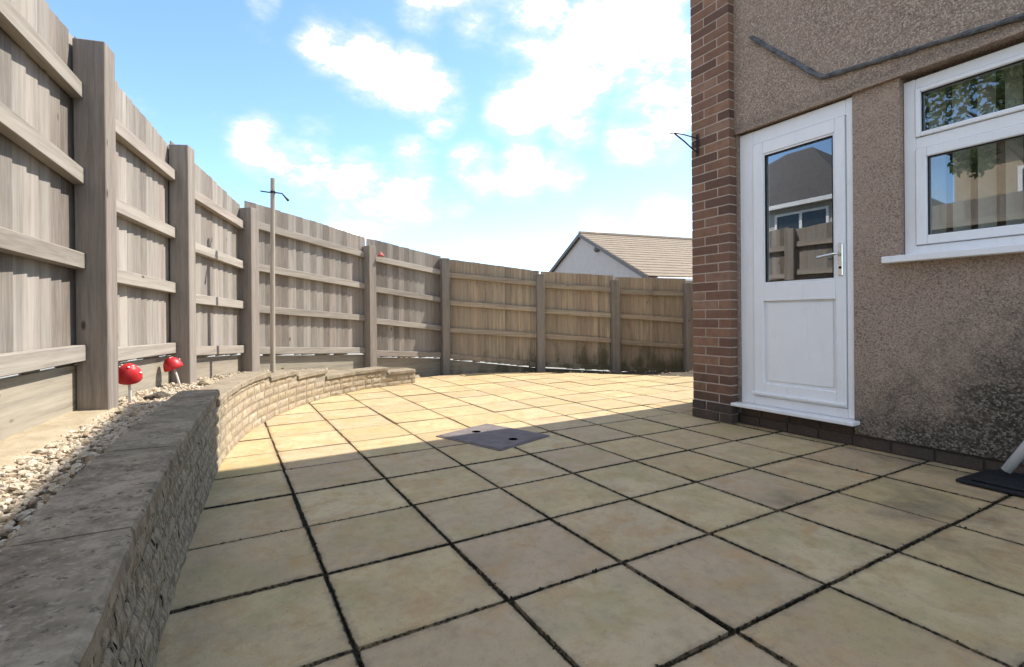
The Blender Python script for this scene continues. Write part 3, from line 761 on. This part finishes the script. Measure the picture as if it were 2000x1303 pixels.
# lead flashing left from an old lean-to
bm = bmesh.new(); rs = random.Random(43)
pts = [(1.062, 2.95), (.92, 2.80), (.75, 2.632), (.60, 2.475), (.545, 2.432), (.40, 2.415), (.1, 2.385), (-.2, 2.355), (-.5, 2.325), (-1.0, 2.275), (-1.7, 2.205)]
dense = []
for (a, b) in zip(pts, pts[1:]):
    n = max(1, int(math.hypot(a[0] - b[0], a[1] - b[1]) / .035))
    dense += [(a[0] + (b[0] - a[0]) * k / n, a[1] + (b[1] - a[1]) * k / n) for k in range(n)]
dense.append(pts[-1])
prev = None
for i, (y, z) in enumerate(dense):
    p, q = dense[max(i - 1, 0)], dense[min(i + 1, len(dense) - 1)]; d = Vector((q[0] - p[0], q[1] - p[1])).normalized(); n = Vector((-d.y, d.x))
    if n.y < 0: n = -n
    t_ = .016 + rs.uniform(-.003, .004); o_ = .022 + rs.uniform(-.005, .006)
    X = XW - .022
    ring = [bm.verts.new((X + .004, y + n.x * t_, z + n.y * t_)), bm.verts.new((X - o_ * .5, y + n.x * t_ * .7, z + n.y * t_ * .7)), bm.verts.new((X - o_ - .008, y - n.x * t_ * .5, z - n.y * t_ * .5)), bm.verts.new((X - o_, y - n.x * t_ * 1.1, z - n.y * t_ * 1.1)), bm.verts.new((X + .004, y - n.x * t_, z - n.y * t_))]
    if prev:
        for e in range(5): bm.faces.new((prev[e], ring[e], ring[(e + 1) % 5], prev[(e + 1) % 5]))
    else: bm.faces.new(ring)
    prev = ring
bm.faces.new(prev)
hp('lead_flashing', bm, LEAD)

# hanging basket bracket on the pier
br = empty('hanging_basket_bracket', (3.578, 1.52, 2.20)); tag(br, 'small dark iron hanging basket bracket fixed on the brick pier', 'bracket')
bm = bmesh.new(); box(bm, -.010, -.001, -.012, .012, -.03, .15, .002); link('wall_plate', mesh(bm), IRON, br)
bm = bmesh.new(); tube(bm, [(-.008, 0, .115), (-.15, 0, .118), (-.27, 0, .113), (-.315, 0, .10), (-.33, 0, .113), (-.322, 0, .128)], .0045, 6); link('arm', mesh(bm), IRON, br)
bm = bmesh.new(); tube(bm, [(-.008, 0, .0), (-.07, 0, .022), (-.16, 0, .065), (-.27, 0, .108)], .006, 6); link('brace', mesh(bm), IRON, br)
bm = bmesh.new(); tube(bm, [(-.008, 0, .06), (-.04, 0, .035), (-.055, 0, .06), (-.035, 0, .085), (-.012, 0, .075)], .004, 6); link('scroll', mesh(bm), IRON, br)

# ------------------------------------------------------------------ manhole cover
MC = [Vector(p) for p in ((1.454, 2.084), (1.95, 2.222), (2.178, 1.655), (1.688, 1.448))]
ctr = sum(MC, Vector((0, 0))) / 4
e1 = ((MC[1] - MC[0]) + (MC[2] - MC[3])).normalized(); e2 = Vector((-e1.y, e1.x)); ang = math.atan2(e1.y, e1.x)
mh = empty('manhole_cover', (ctr.x, ctr.y, -.002), ang); tag(mh, 'grey square manhole cover with two dark lifting holes in the patio', 'manhole cover')
hx, hy = .262, .31
bm = bmesh.new(); box(bm, -hx + .018, hx - .018, -hy + .018, hy - .018, -.006, .012, .003); link('lid', mesh(bm), COVER, mh)
bm = bmesh.new()
box(bm, -hx, hx, -hy, -hy + .014, -.006, .009, .002); box(bm, -hx, hx, hy - .014, hy, -.006, .009, .002); box(bm, -hx, -hx + .014, -hy + .0145, hy - .0145, -.006, .009, .002); box(bm, hx - .014, hx, -hy + .0145, hy - .0145, -.006, .009, .002)
link('rim', mesh(bm), COVER, mh)
for yy in (.165, -.19):
    bm = bmesh.new(); lathe(bm, [(0, .0128), (.026, .0128), (.03, .0135), (.034, .0122)], 14); link('lifting_hole', mesh(bm), DARK, mh, (.0, yy, 0))

# ------------------------------------------------------------------ mat and white tube at the right
bm = bmesh.new(); box(bm, 0, .40, -.9, 0, 0, .016, .004)
bmesh.ops.subdivide_edges(bm, edges=bm.edges[:], cuts=1)
mt = link('rubber_mat', mesh(bm), RUBBER, None, (3.345, -.235, .005), (0, 0, R(-3))); tag(mt, 'black rubber mat lying on the slabs against the house plinth', 'mat')
bm = bmesh.new(); box(bm, .03, .33, -.83, -.05, .0165, .030, .004); o = link('raised_tread', mesh(bm), RUBBER, mt)
bm = bmesh.new(); tube(bm, [(0, 0, 0), (.002, -.20, .37), (.006, -.40, .74)], .0215, 14)
tb = link('white_tube', mesh(bm, True), WHITEP, None, (3.552, -.367, .062)); tag(tb, 'white plastic tube propped on the black mat by the wall', 'tube')

# ------------------------------------------------------------------ pole
po = empty('clothes_pole', (.545, 3.71, .29)); 
tag(po, 'slim pale wooden clothes line pole with metal hook near its top', 'pole')
bm = bmesh.new(); tube(bm, [(0, 0, 0), (.004, .002, .9), (.012, 0, 1.83)], [.022, .021, .019], 10); link('shaft', mesh(bm, False), W_POLE, po)
bm = bmesh.new(); tube(bm, [(-.085, .045, 1.715), (-.03, .015, 1.705), (.05, -.02, 1.70), (.085, -.035, 1.695), (.11, -.05, 1.66), (.135, -.062, 1.63)], [.006, .006, .006, .006, .008, .012], 7); link('line_hook', mesh(bm), IRON, po)
bm = bmesh.new(); tube(bm, [(.012, 0, 1.695), (.012, 0, 1.715)], .0225, 10); link('collar', mesh(bm), IRON, po)

# ------------------------------------------------------------------ mushrooms
def mushroom(name, loc, sc, tilt, stem_h, label, seed, captilt=(0, 0, 0)):
    rr = random.Random(seed)
    root = empty(name, loc); root.rotation_euler = tilt; tag(root, label, 'garden ornament', 'red mushroom ornaments in the gravel')
    bm = bmesh.new(); tube(bm, [(0, 0, -.05), (.003, 0, stem_h * .5), (0, 0, stem_h + .01)], [.009 * sc, .007 * sc, .008 * sc], 10); link('stem', mesh(bm, True), WHITEG, root)
    bm = bmesh.new(); r = .062 * sc
    lathe(bm, [(0, .012 * sc), (r * .5, .006 * sc), (r * .92, -.010 * sc), (r, -.004 * sc), (r * .985, .012 * sc), (r * .86, .040 * sc), (r * .62, .062 * sc), (r * .32, .076 * sc), (0, .081 * sc)], 24)
    cap = link('cap', mesh(bm, True), REDCAP, root, (0, 0, stem_h), captilt)
    for k in range(6):
        a = k * 2.4 + rr.uniform(-.3, .3); u = (k % 3) / 3 * .6 + .2
        zr_ = [(.86, .040), (.62, .062), (.32, .076)][k % 3]
        bm = bmesh.new(); bmesh.ops.create_icosphere(bm, subdivisions=2, radius=.0066 * sc * rr.uniform(.7, 1.2))
        for v in bm.verts: v.co.z *= .6
        link('spot', mesh(bm, True), WHITEG, cap, (r * zr_[0] * math.cos(a), r * zr_[0] * math.sin(a), zr_[1] * sc))
mushroom('mushroom_ornament', (-.272, 2.008, .40), 1.0, (R(3), R(-2), 0), .145, 'larger red toadstool ornament in the gravel beside the tallest post', 1, (R(24), R(8), 0))
mushroom('mushroom_ornament', (-.102, 2.823, .385), .95, (R(-7), R(-15), 0), .14, 'smaller red toadstool ornament with white stem, leaning beside the second post', 2, (R(10), R(-6), 0))
# red ornament on the far fence rail
ro = empty('rail_ornament', (1.99, 5.375, 1.665)); ro.rotation_euler = (0, 0, R(24)); tag(ro, 'tiny faded red ornament sitting on the top fence rail', 'garden ornament')
bm = bmesh.new(); lathe(bm, [(0, 0), (.046, .003), (.05, .01), (.038, .025), (.02, .046), (.006, .062), (0, .067)], 14)
link('hood', mesh(bm, True), plain('faded_red', (.50, .11, .09), .8), ro)
bm = bmesh.new(); tube(bm, [(.03, 0, .004), (.032, 0, -.05)], .004, 6); link('peg', mesh(bm), WHITEG, ro)

# ------------------------------------------------------------------ gravel, haunching, rock
rs = random.Random(51)
tmpl = []
for k in range(8):
    bm = bmesh.new(); bmesh.ops.create_icosphere(bm, subdivisions=1, radius=1)
    bmesh.ops.subdivide_edges(bm, edges=bm.edges[:], cuts=1, use_grid_fill=True)
    for v in bm.verts: v.co = v.co.normalized() * rs.uniform(.62, 1.15)
    bm.verts.index_update(); tmpl.append(([v.co.copy() for v in bm.verts], [[v.index for v in f.verts] for f in bm.faces])); bm.free()
def scatter(name, pts, mat, label, cat):
    V, F = [], []
    for (p, s_) in pts:
        tv, tf = tmpl[rs.randrange(8)]; rot = Matrix.Rotation(rs.uniform(0, 6.28), 3, 'Z') @ Matrix.Rotation(rs.uniform(-.9, .9), 3, 'X')
        sx, sy, sz = s_ * rs.uniform(.8, 1.35), s_ * rs.uniform(.7, 1.0), s_ * rs.uniform(.45, .75); b0 = len(V)
        for v in tv: V.append(tuple(rot @ Vector((v.x * sx, v.y * sy, v.z * sz)) + p))
        F += [[b0 + i for i in f] for f in tf]
    me = bpy.data.meshes.new('gravel'); me.from_pydata(V, [], F)
    o = link(name, me, mat); o['kind'] = 'stuff'; tag(o, label, cat); return o
def gravel_mat():
    m, t, b = newmat('limestone_gravel', .85, .25)
    v = coord(t, 'World'); g = N(t, 'ShaderNodeNewGeometry')
    c = ramp(t, g.outputs['Random Per Island'], [(0, (.26, .19, .12)), (.25, (.44, .36, .25)), (.5, (.55, .47, .35)), (.75, (.48, .37, .25)), (.9, (.64, .57, .45)), (1, (.36, .23, .155))])
    n = noise(t, v, 130, 4, .6); c = MIX(t, MR(t, n, .45, .75, 0, .35), c, (.24, .19, .13)); setc(t, b, c); bump(t, b, n, .4, .003); return m
GRAVEL = gravel_mat()
pts = []
K1 = len(PAIRS) - 1
for _ in range(15000):
    k = rs.uniform(.2, 8.2)
    a, b, zw, zf = section(k)
    f = rs.random()
    # the strip near the fence is bare sandy concrete up to the tall post, gravel thins out along the curve
    lim = .62 if k < 3.6 else (.62 + .3 * min(1, (k - 3.6) / .8))
    if f > lim + rs.gauss(0, .03): continue
    if k > 5.2 and rs.random() < .45: continue
    p = a.lerp(b, f); sz = rs.choice((.006, .008, .010, .012, .015))
    pts.append((Vector((p.x, p.y, zw + (zf - zw) * f - .006 + rs.uniform(0, .016))), sz))
scatter('gravel', pts, GRAVEL, 'cream and tan gravel filling the raised bed behind the wall', 'gravel')
pts = []
for _ in range(170):
    i = rs.randrange(7); f = rs.random()
    a = Vector(E1[i]).lerp(Vector(E1[i + 1]), f); b = Vector(E2[i]).lerp(Vector(E2[i + 1]), f)
    p = a.lerp(b, rs.uniform(.12, .95)); pts.append((Vector((p.x, p.y, -.04)), rs.choice((.010, .014, .02))))
scatter('loose_stones', pts, GRAVEL, 'loose pale stones in the dark soil along the back fence', 'stones')
# sandy haunching along the fence foot
bm = bmesh.new(); prev = None; rs2 = random.Random(9)
for k in range(61):
    a, b, zw, zf = section(.25 + 3.95 * k / 60); d = (b - a).normalized()
    j = .012 * math.sin(k * .7) + rs2.uniform(-.006, .006)
    wd = .255 if k < 52 else .255 - .018 * (k - 52)
    row = [bm.verts.new((*(b - d * (wd + j)), zf - .04)), bm.verts.new((*(b - d * (wd - .015 + j)), zf + .012 + rs2.uniform(-.003, .003))), bm.verts.new((*(b - d * .17), zf + .022 + rs2.uniform(-.004, .004))), bm.verts.new((*b, zf + .028))]
    if prev:
        for q in range(3): bm.faces.new((prev[q], row[q], row[q + 1], prev[q + 1]))
    prev = row
o = link('haunching', mesh(bm, True), HAUNCH); o['kind'] = 'structure'
def rock(name, loc, sc, label, mat, seed):
    rr = random.Random(seed); bm = bmesh.new(); bmesh.ops.create_icosphere(bm, subdivisions=3, radius=1)
    from mathutils import noise as mn
    for v in bm.verts:
        k = 1 + .35 * mn.noise(v.co * 1.6 + Vector((seed, 0, 0))) + .15 * mn.noise(v.co * 4.2 + Vector((seed, 3, 0))); v.co = Vector((v.co.x * sc[0], v.co.y * sc[1], v.co.z * sc[2])) * k
    o = link(name, mesh(bm), mat, None, loc, (0, 0, rr.uniform(0, 3))); tag(o, label, 'rock'); return o
rock('rock', (-.165, 2.17, .40), (.07, .05, .035), 'dark brown rock lying in the gravel below the mushrooms', ROCK, 3)
rock('rock', (.05, 2.95, .385), (.06, .05, .028), 'flat pale stone between the second post and the coping', HAUNCH, 5)

# ------------------------------------------------------------------ bungalow beyond the fence
FW = Vector((math.sin(YAW), math.cos(YAW))); RT = Vector((FW.y, -FW.x)); C0 = Vector((.163, -1.3186))
apex = C0 + RT * 3.5 + FW * 25; rd = (RT * .934 + FW * .357).normalized(); gn = (RT * .357 - FW * .934).normalized()
bun = empty('bungalow', (apex.x, apex.y, 0), math.atan2(rd.y, rd.x)); tag(bun, 'bungalow with pale grey gable and brown tiled roof beyond the back fence', 'bungalow')
# local x along the ridge, local y away from the camera side (-y is gn)
GREYR = simple('grey_render', (.44, .375, .34), (.50, .43, .39), 3, .9, .2, .01)
HWD, ZE, ZR, LB = 5.5, 2.42, 4.92, 11
bm = bmesh.new()
v = [bm.verts.new((0, y, z)) for y, z in ((-HWD + .25, -.5), (HWD - .25, -.5), (HWD - .25, ZE), (0, ZR - .12), (-HWD + .25, ZE))]
v2 = [bm.verts.new((LB, q.co.y, q.co.z)) for q in v]
bm.faces.new(v); bm.faces.new(v2)
for i in range(5): bm.faces.new((v[i], v2[i], v2[(i + 1) % 5], v[(i + 1) % 5]))
link('wall', mesh(bm), GREYR, bun)
TILE = simple('concrete_tile', (.235, .18, .125), (.31, .24, .17), 2.5, .9)
pitch = math.atan2(ZR - ZE, HWD); sl_len = math.hypot(HWD, ZR - ZE) + .12
roofp = empty('roof', (0, 0, 0)); roofp.parent = bun
bm = bmesh.new()
for sgn in (-1, 1):
    v = [bm.verts.new(p) for p in ((-.12, 0, ZR - .03), (LB + .1, 0, ZR - .03), (LB + .1, sgn * (HWD + .1), ZE - .08), (-.12, sgn * (HWD + .1), ZE - .08))]; bm.faces.new(v)
link('roof_deck', mesh(bm), TILE, roofp)
NR = 17; rowm = {}
for sgn in (-1, 1):
    bm = bmesh.new(); box(bm, -.14, LB + .12, -.19, .19, -.012, .014); rowm[sgn] = mesh(bm)
    for r_ in range(NR):
        f = (r_ + .5) / NR; y = sgn * (HWD + .1) * f; z = ZR - (ZR - ZE) * f * (HWD + .1) / HWD
        link('tile_course', rowm[sgn], TILE, roofp, (0, y, z + .03), (-sgn * (pitch - R(3)), 0, 0))
bm = bmesh.new(); tube(bm, [(-.14, 0, ZR + .04), (LB + .12, 0, ZR + .04)], .11, 8); link('ridge', mesh(bm), TILE, roofp)
WHITEB = plain('white_board', (.75, .75, .74), .5); BROWNB = plain('dark_barge_board', (.12, .095, .08), .6)
for sgn in (-1, 1):
    bm = bmesh.new(); a, b = Vector((-.15, 0, ZR - .02)), Vector((-.15, sgn * (HWD + .12), ZE - .10)); 
    vs = []
    for p in (a, b): vs.append([bm.verts.new(p + Vector((dx, 0, dz))) for dx, dz in ((-.03, -.12), (.02, -.12), (.02, .06), (-.03, .06))])
    for e in range(4): bm.faces.new((vs[0][e], vs[1][e], vs[1][(e + 1) % 4], vs[0][(e + 1) % 4]))
    bm.faces.new(vs[0]); bm.faces.new(vs[1]); link('barge_board', mesh(bm), BROWNB, bun)
bm = bmesh.new(); box(bm, .2, LB + .1, -HWD - .25, -HWD - .13, ZE - .18, ZE - .06, .02); link('gutter', mesh(bm), WHITEB, bun)
bm = bmesh.new(); bmesh.ops.create_icosphere(bm, subdivisions=2, radius=.14); link('gable_vent', mesh(bm), BROWNB, bun, (-.1, -1.6, 3.95))  # dark ball standing for the vent on the gable

# ------------------------------------------------------------------ neighbours opposite, mirrored in the glass of door and window
def house_block(name, x0, x1, y0, y1, ze, zr, wallm, roofm, label, hip, wins):
    root = empty(name, ((x0 + x1) / 2, (y0 + y1) / 2, -.1)); tag(root, label, 'house'); off = -Vector(((x0 + x1) / 2, (y0 + y1) / 2, -.1))
    bm = bmesh.new(); box(bm, x0, x1, y0, y1, -.1, ze); link('wall', mesh(bm), wallm, root, off)
    e = .35; bm = bmesh.new()
    ym0, ym1 = y0 + hip, y1 - hip; xm = (x0 + x1) / 2
    b_ = [bm.verts.new(p) for p in ((x0 - e, y0 - e, ze - .1), (x1 + e, y0 - e, ze - .1), (x1 + e, y1 + e, ze - .1), (x0 - e, y1 + e, ze - .1))]
    r_ = [bm.verts.new((xm, ym0, zr)), bm.verts.new((xm, ym1, zr))]
    bm.faces.new(b_); bm.faces.new((b_[0], b_[1], r_[0])); bm.faces.new((b_[2], b_[3], r_[1])); bm.faces.new((b_[1], b_[2], r_[1], r_[0])); bm.faces.new((b_[3], b_[0], r_[0], r_[1]))
    link('roof', mesh(bm), roofm, root, off)
    bm = bmesh.new(); box(bm, x1 + e - .02, x1 + e + .1, y0 - e, y1 + e, ze - .22, ze - .08); link('gutter', mesh(bm), WHITEB, root, off)
    for (ya_, yb_, za, zb) in wins:
        bm = bmesh.new()
        for (p, q, r, s_) in ((ya_, yb_, za, za + .08), (ya_, yb_, zb - .08, zb), (ya_, ya_ + .08, za + .08, zb - .08), (yb_ - .08, yb_, za + .08, zb - .08), ((ya_ + yb_) / 2 - .05, (ya_ + yb_) / 2 + .05, za + .08, zb - .08)): box(bm, x1 + .005, x1 + .06, p, q, r, s_)
        wf = link('window', mesh(bm), UPVC, root, off)
        bm = bmesh.new(); box(bm, x1 + .002, x1 + .02, ya_ + .08, yb_ - .08, za + .08, zb - .08); link('pane', mesh(bm), plain('dark_pane', (.03, .035, .04), .08, .6), wf)
    return root
DROOF = simple('dark_roof', (.085, .08, .078), (.13, .12, .115), 5, .9)
TANW = simple('tan_render', (.38, .29, .20), (.46, .36, .25), 3, .9)
PALEW = simple('pale_render', (.42, .41, .37), (.50, .49, .44), 3, .9)
house_block('neighbour_house', -19, -10, 7.2, 15.5, 4.75, 7.95, PALEW, DROOF, 'house with dark hipped roof reflected in the glass of the white door', 3.6, [(7.75, 9.6, 3.2, 4.4), (11.2, 13.2, 3.2, 4.4), (7.75, 9.6, .9, 2.1), (11.2, 13.2, .9, 2.1)])
house_block('neighbour_house', -16.5, -9, -6.5, 4.2, 5.2, 8.0, TANW, DROOF, 'tan rendered house reflected in the lower pane of the kitchen window', 3.0, [(1.6, 3.0, 2.9, 4.3), (-2.5, -.5, 2.9, 4.3), (-4, -1, .9, 2.2)])

# ------------------------------------------------------------------ tree opposite, mirrored in the top light of the window
tr = empty('garden_tree', (-6.0, 1.7, -.1)); tag(tr, 'green leafy tree reflected in the top pane of the kitchen window', 'tree')
rs = random.Random(77); BARK = simple('bark', (.08, .06, .045), (.16, .125, .09), 9, .95, .8, .02)
bm = bmesh.new(); tube(bm, [(0, 0, 0), (.05, .02, 1.6), (-.03, .05, 3.2), (.02, 0, 5.0)], [.16, .13, .09, .03], 9)
for k in range(7):
    a = k * 2.4; z = 2.9 + k * .25; tube(bm, [(0, 0, z), (math.cos(a) * .7, math.sin(a) * .7, z + .7), (math.cos(a) * 1.4, math.sin(a) * 1.4, z + 1.3)], [.06, .04, .015], 6)
link('trunk', mesh(bm), BARK, tr)
V, F = [], []
cl = [(Vector((rs.gauss(0, .85), rs.gauss(0, .85), 5.2 + rs.gauss(0, .65))), rs.uniform(.35, .7)) for _ in range(26)]
for _ in range(7000):
    c, r_ = rs.choice(cl); d = Vector((rs.gauss(0, 1), rs.gauss(0, 1), rs.gauss(0, 1))).normalized() * r_ * rs.random() ** .4
    p = c + d; u = Vector((rs.gauss(0, 1), rs.gauss(0, 1), rs.gauss(0, 1))).normalized(); v = u.orthogonal().normalized(); l_ = rs.uniform(.05, .09)
    b0 = len(V); V += [tuple(p - u * l_), tuple(p + v * l_ * .45), tuple(p + u * l_), tuple(p - v * l_ * .45)]; F.append((b0, b0 + 1, b0 + 2, b0 + 3))
me = bpy.data.meshes.new('leaves'); me.from_pydata(V, [], F)
link('crown', me, simple('leaf', (.09, .13, .05), (.16, .21, .085), 4, .7), tr)

# ------------------------------------------------------------------ soil and moss crumbs along the dark joints near the house
rs = random.Random(91); tm = []
for k in range(4):
    bm = bmesh.new(); bmesh.ops.create_icosphere(bm, subdivisions=1, radius=1)
    for v in bm.verts: v.co *= rs.uniform(.6, 1.2)
    bm.verts.index_update(); tm.append(([v.co.copy() for v in bm.verts], [[v.index for v in f.verts] for f in bm.faces])); bm.free()
V, F = [], []
for _ in range(5200):
    if rs.random() < .5: x, y = rs.randrange(0, 9) * GX + rs.gauss(0, .005), rs.uniform(-1.1, 2.2)
    else: x, y = rs.uniform(.02, 3.6), rs.randrange(-2, 5) * GY + rs.gauss(0, .005)
    if x < .02 or x > 3.62: continue
    s_ = rs.choice((.0012, .0018, .0025, .0035)); tv, tf = tm[rs.randrange(4)]; b0 = len(V); z = rs.uniform(-.006, .0012)
    for v in tv: V.append((x + v.x * s_ * 1.4, y + v.y * s_ * 1.4, z + v.z * s_))
    F += [[b0 + i for i in f] for f in tf]
me = bpy.data.meshes.new('crumbs'); me.from_pydata(V, [], F)
o = link('joint_crumbs', me, simple('dark_crumb', (.018, .016, .011), (.05, .048, .022), 40, .95)); o['kind'] = 'stuff'; tag(o, 'dark soil and moss crumbs in the joints between the slabs', 'debris')
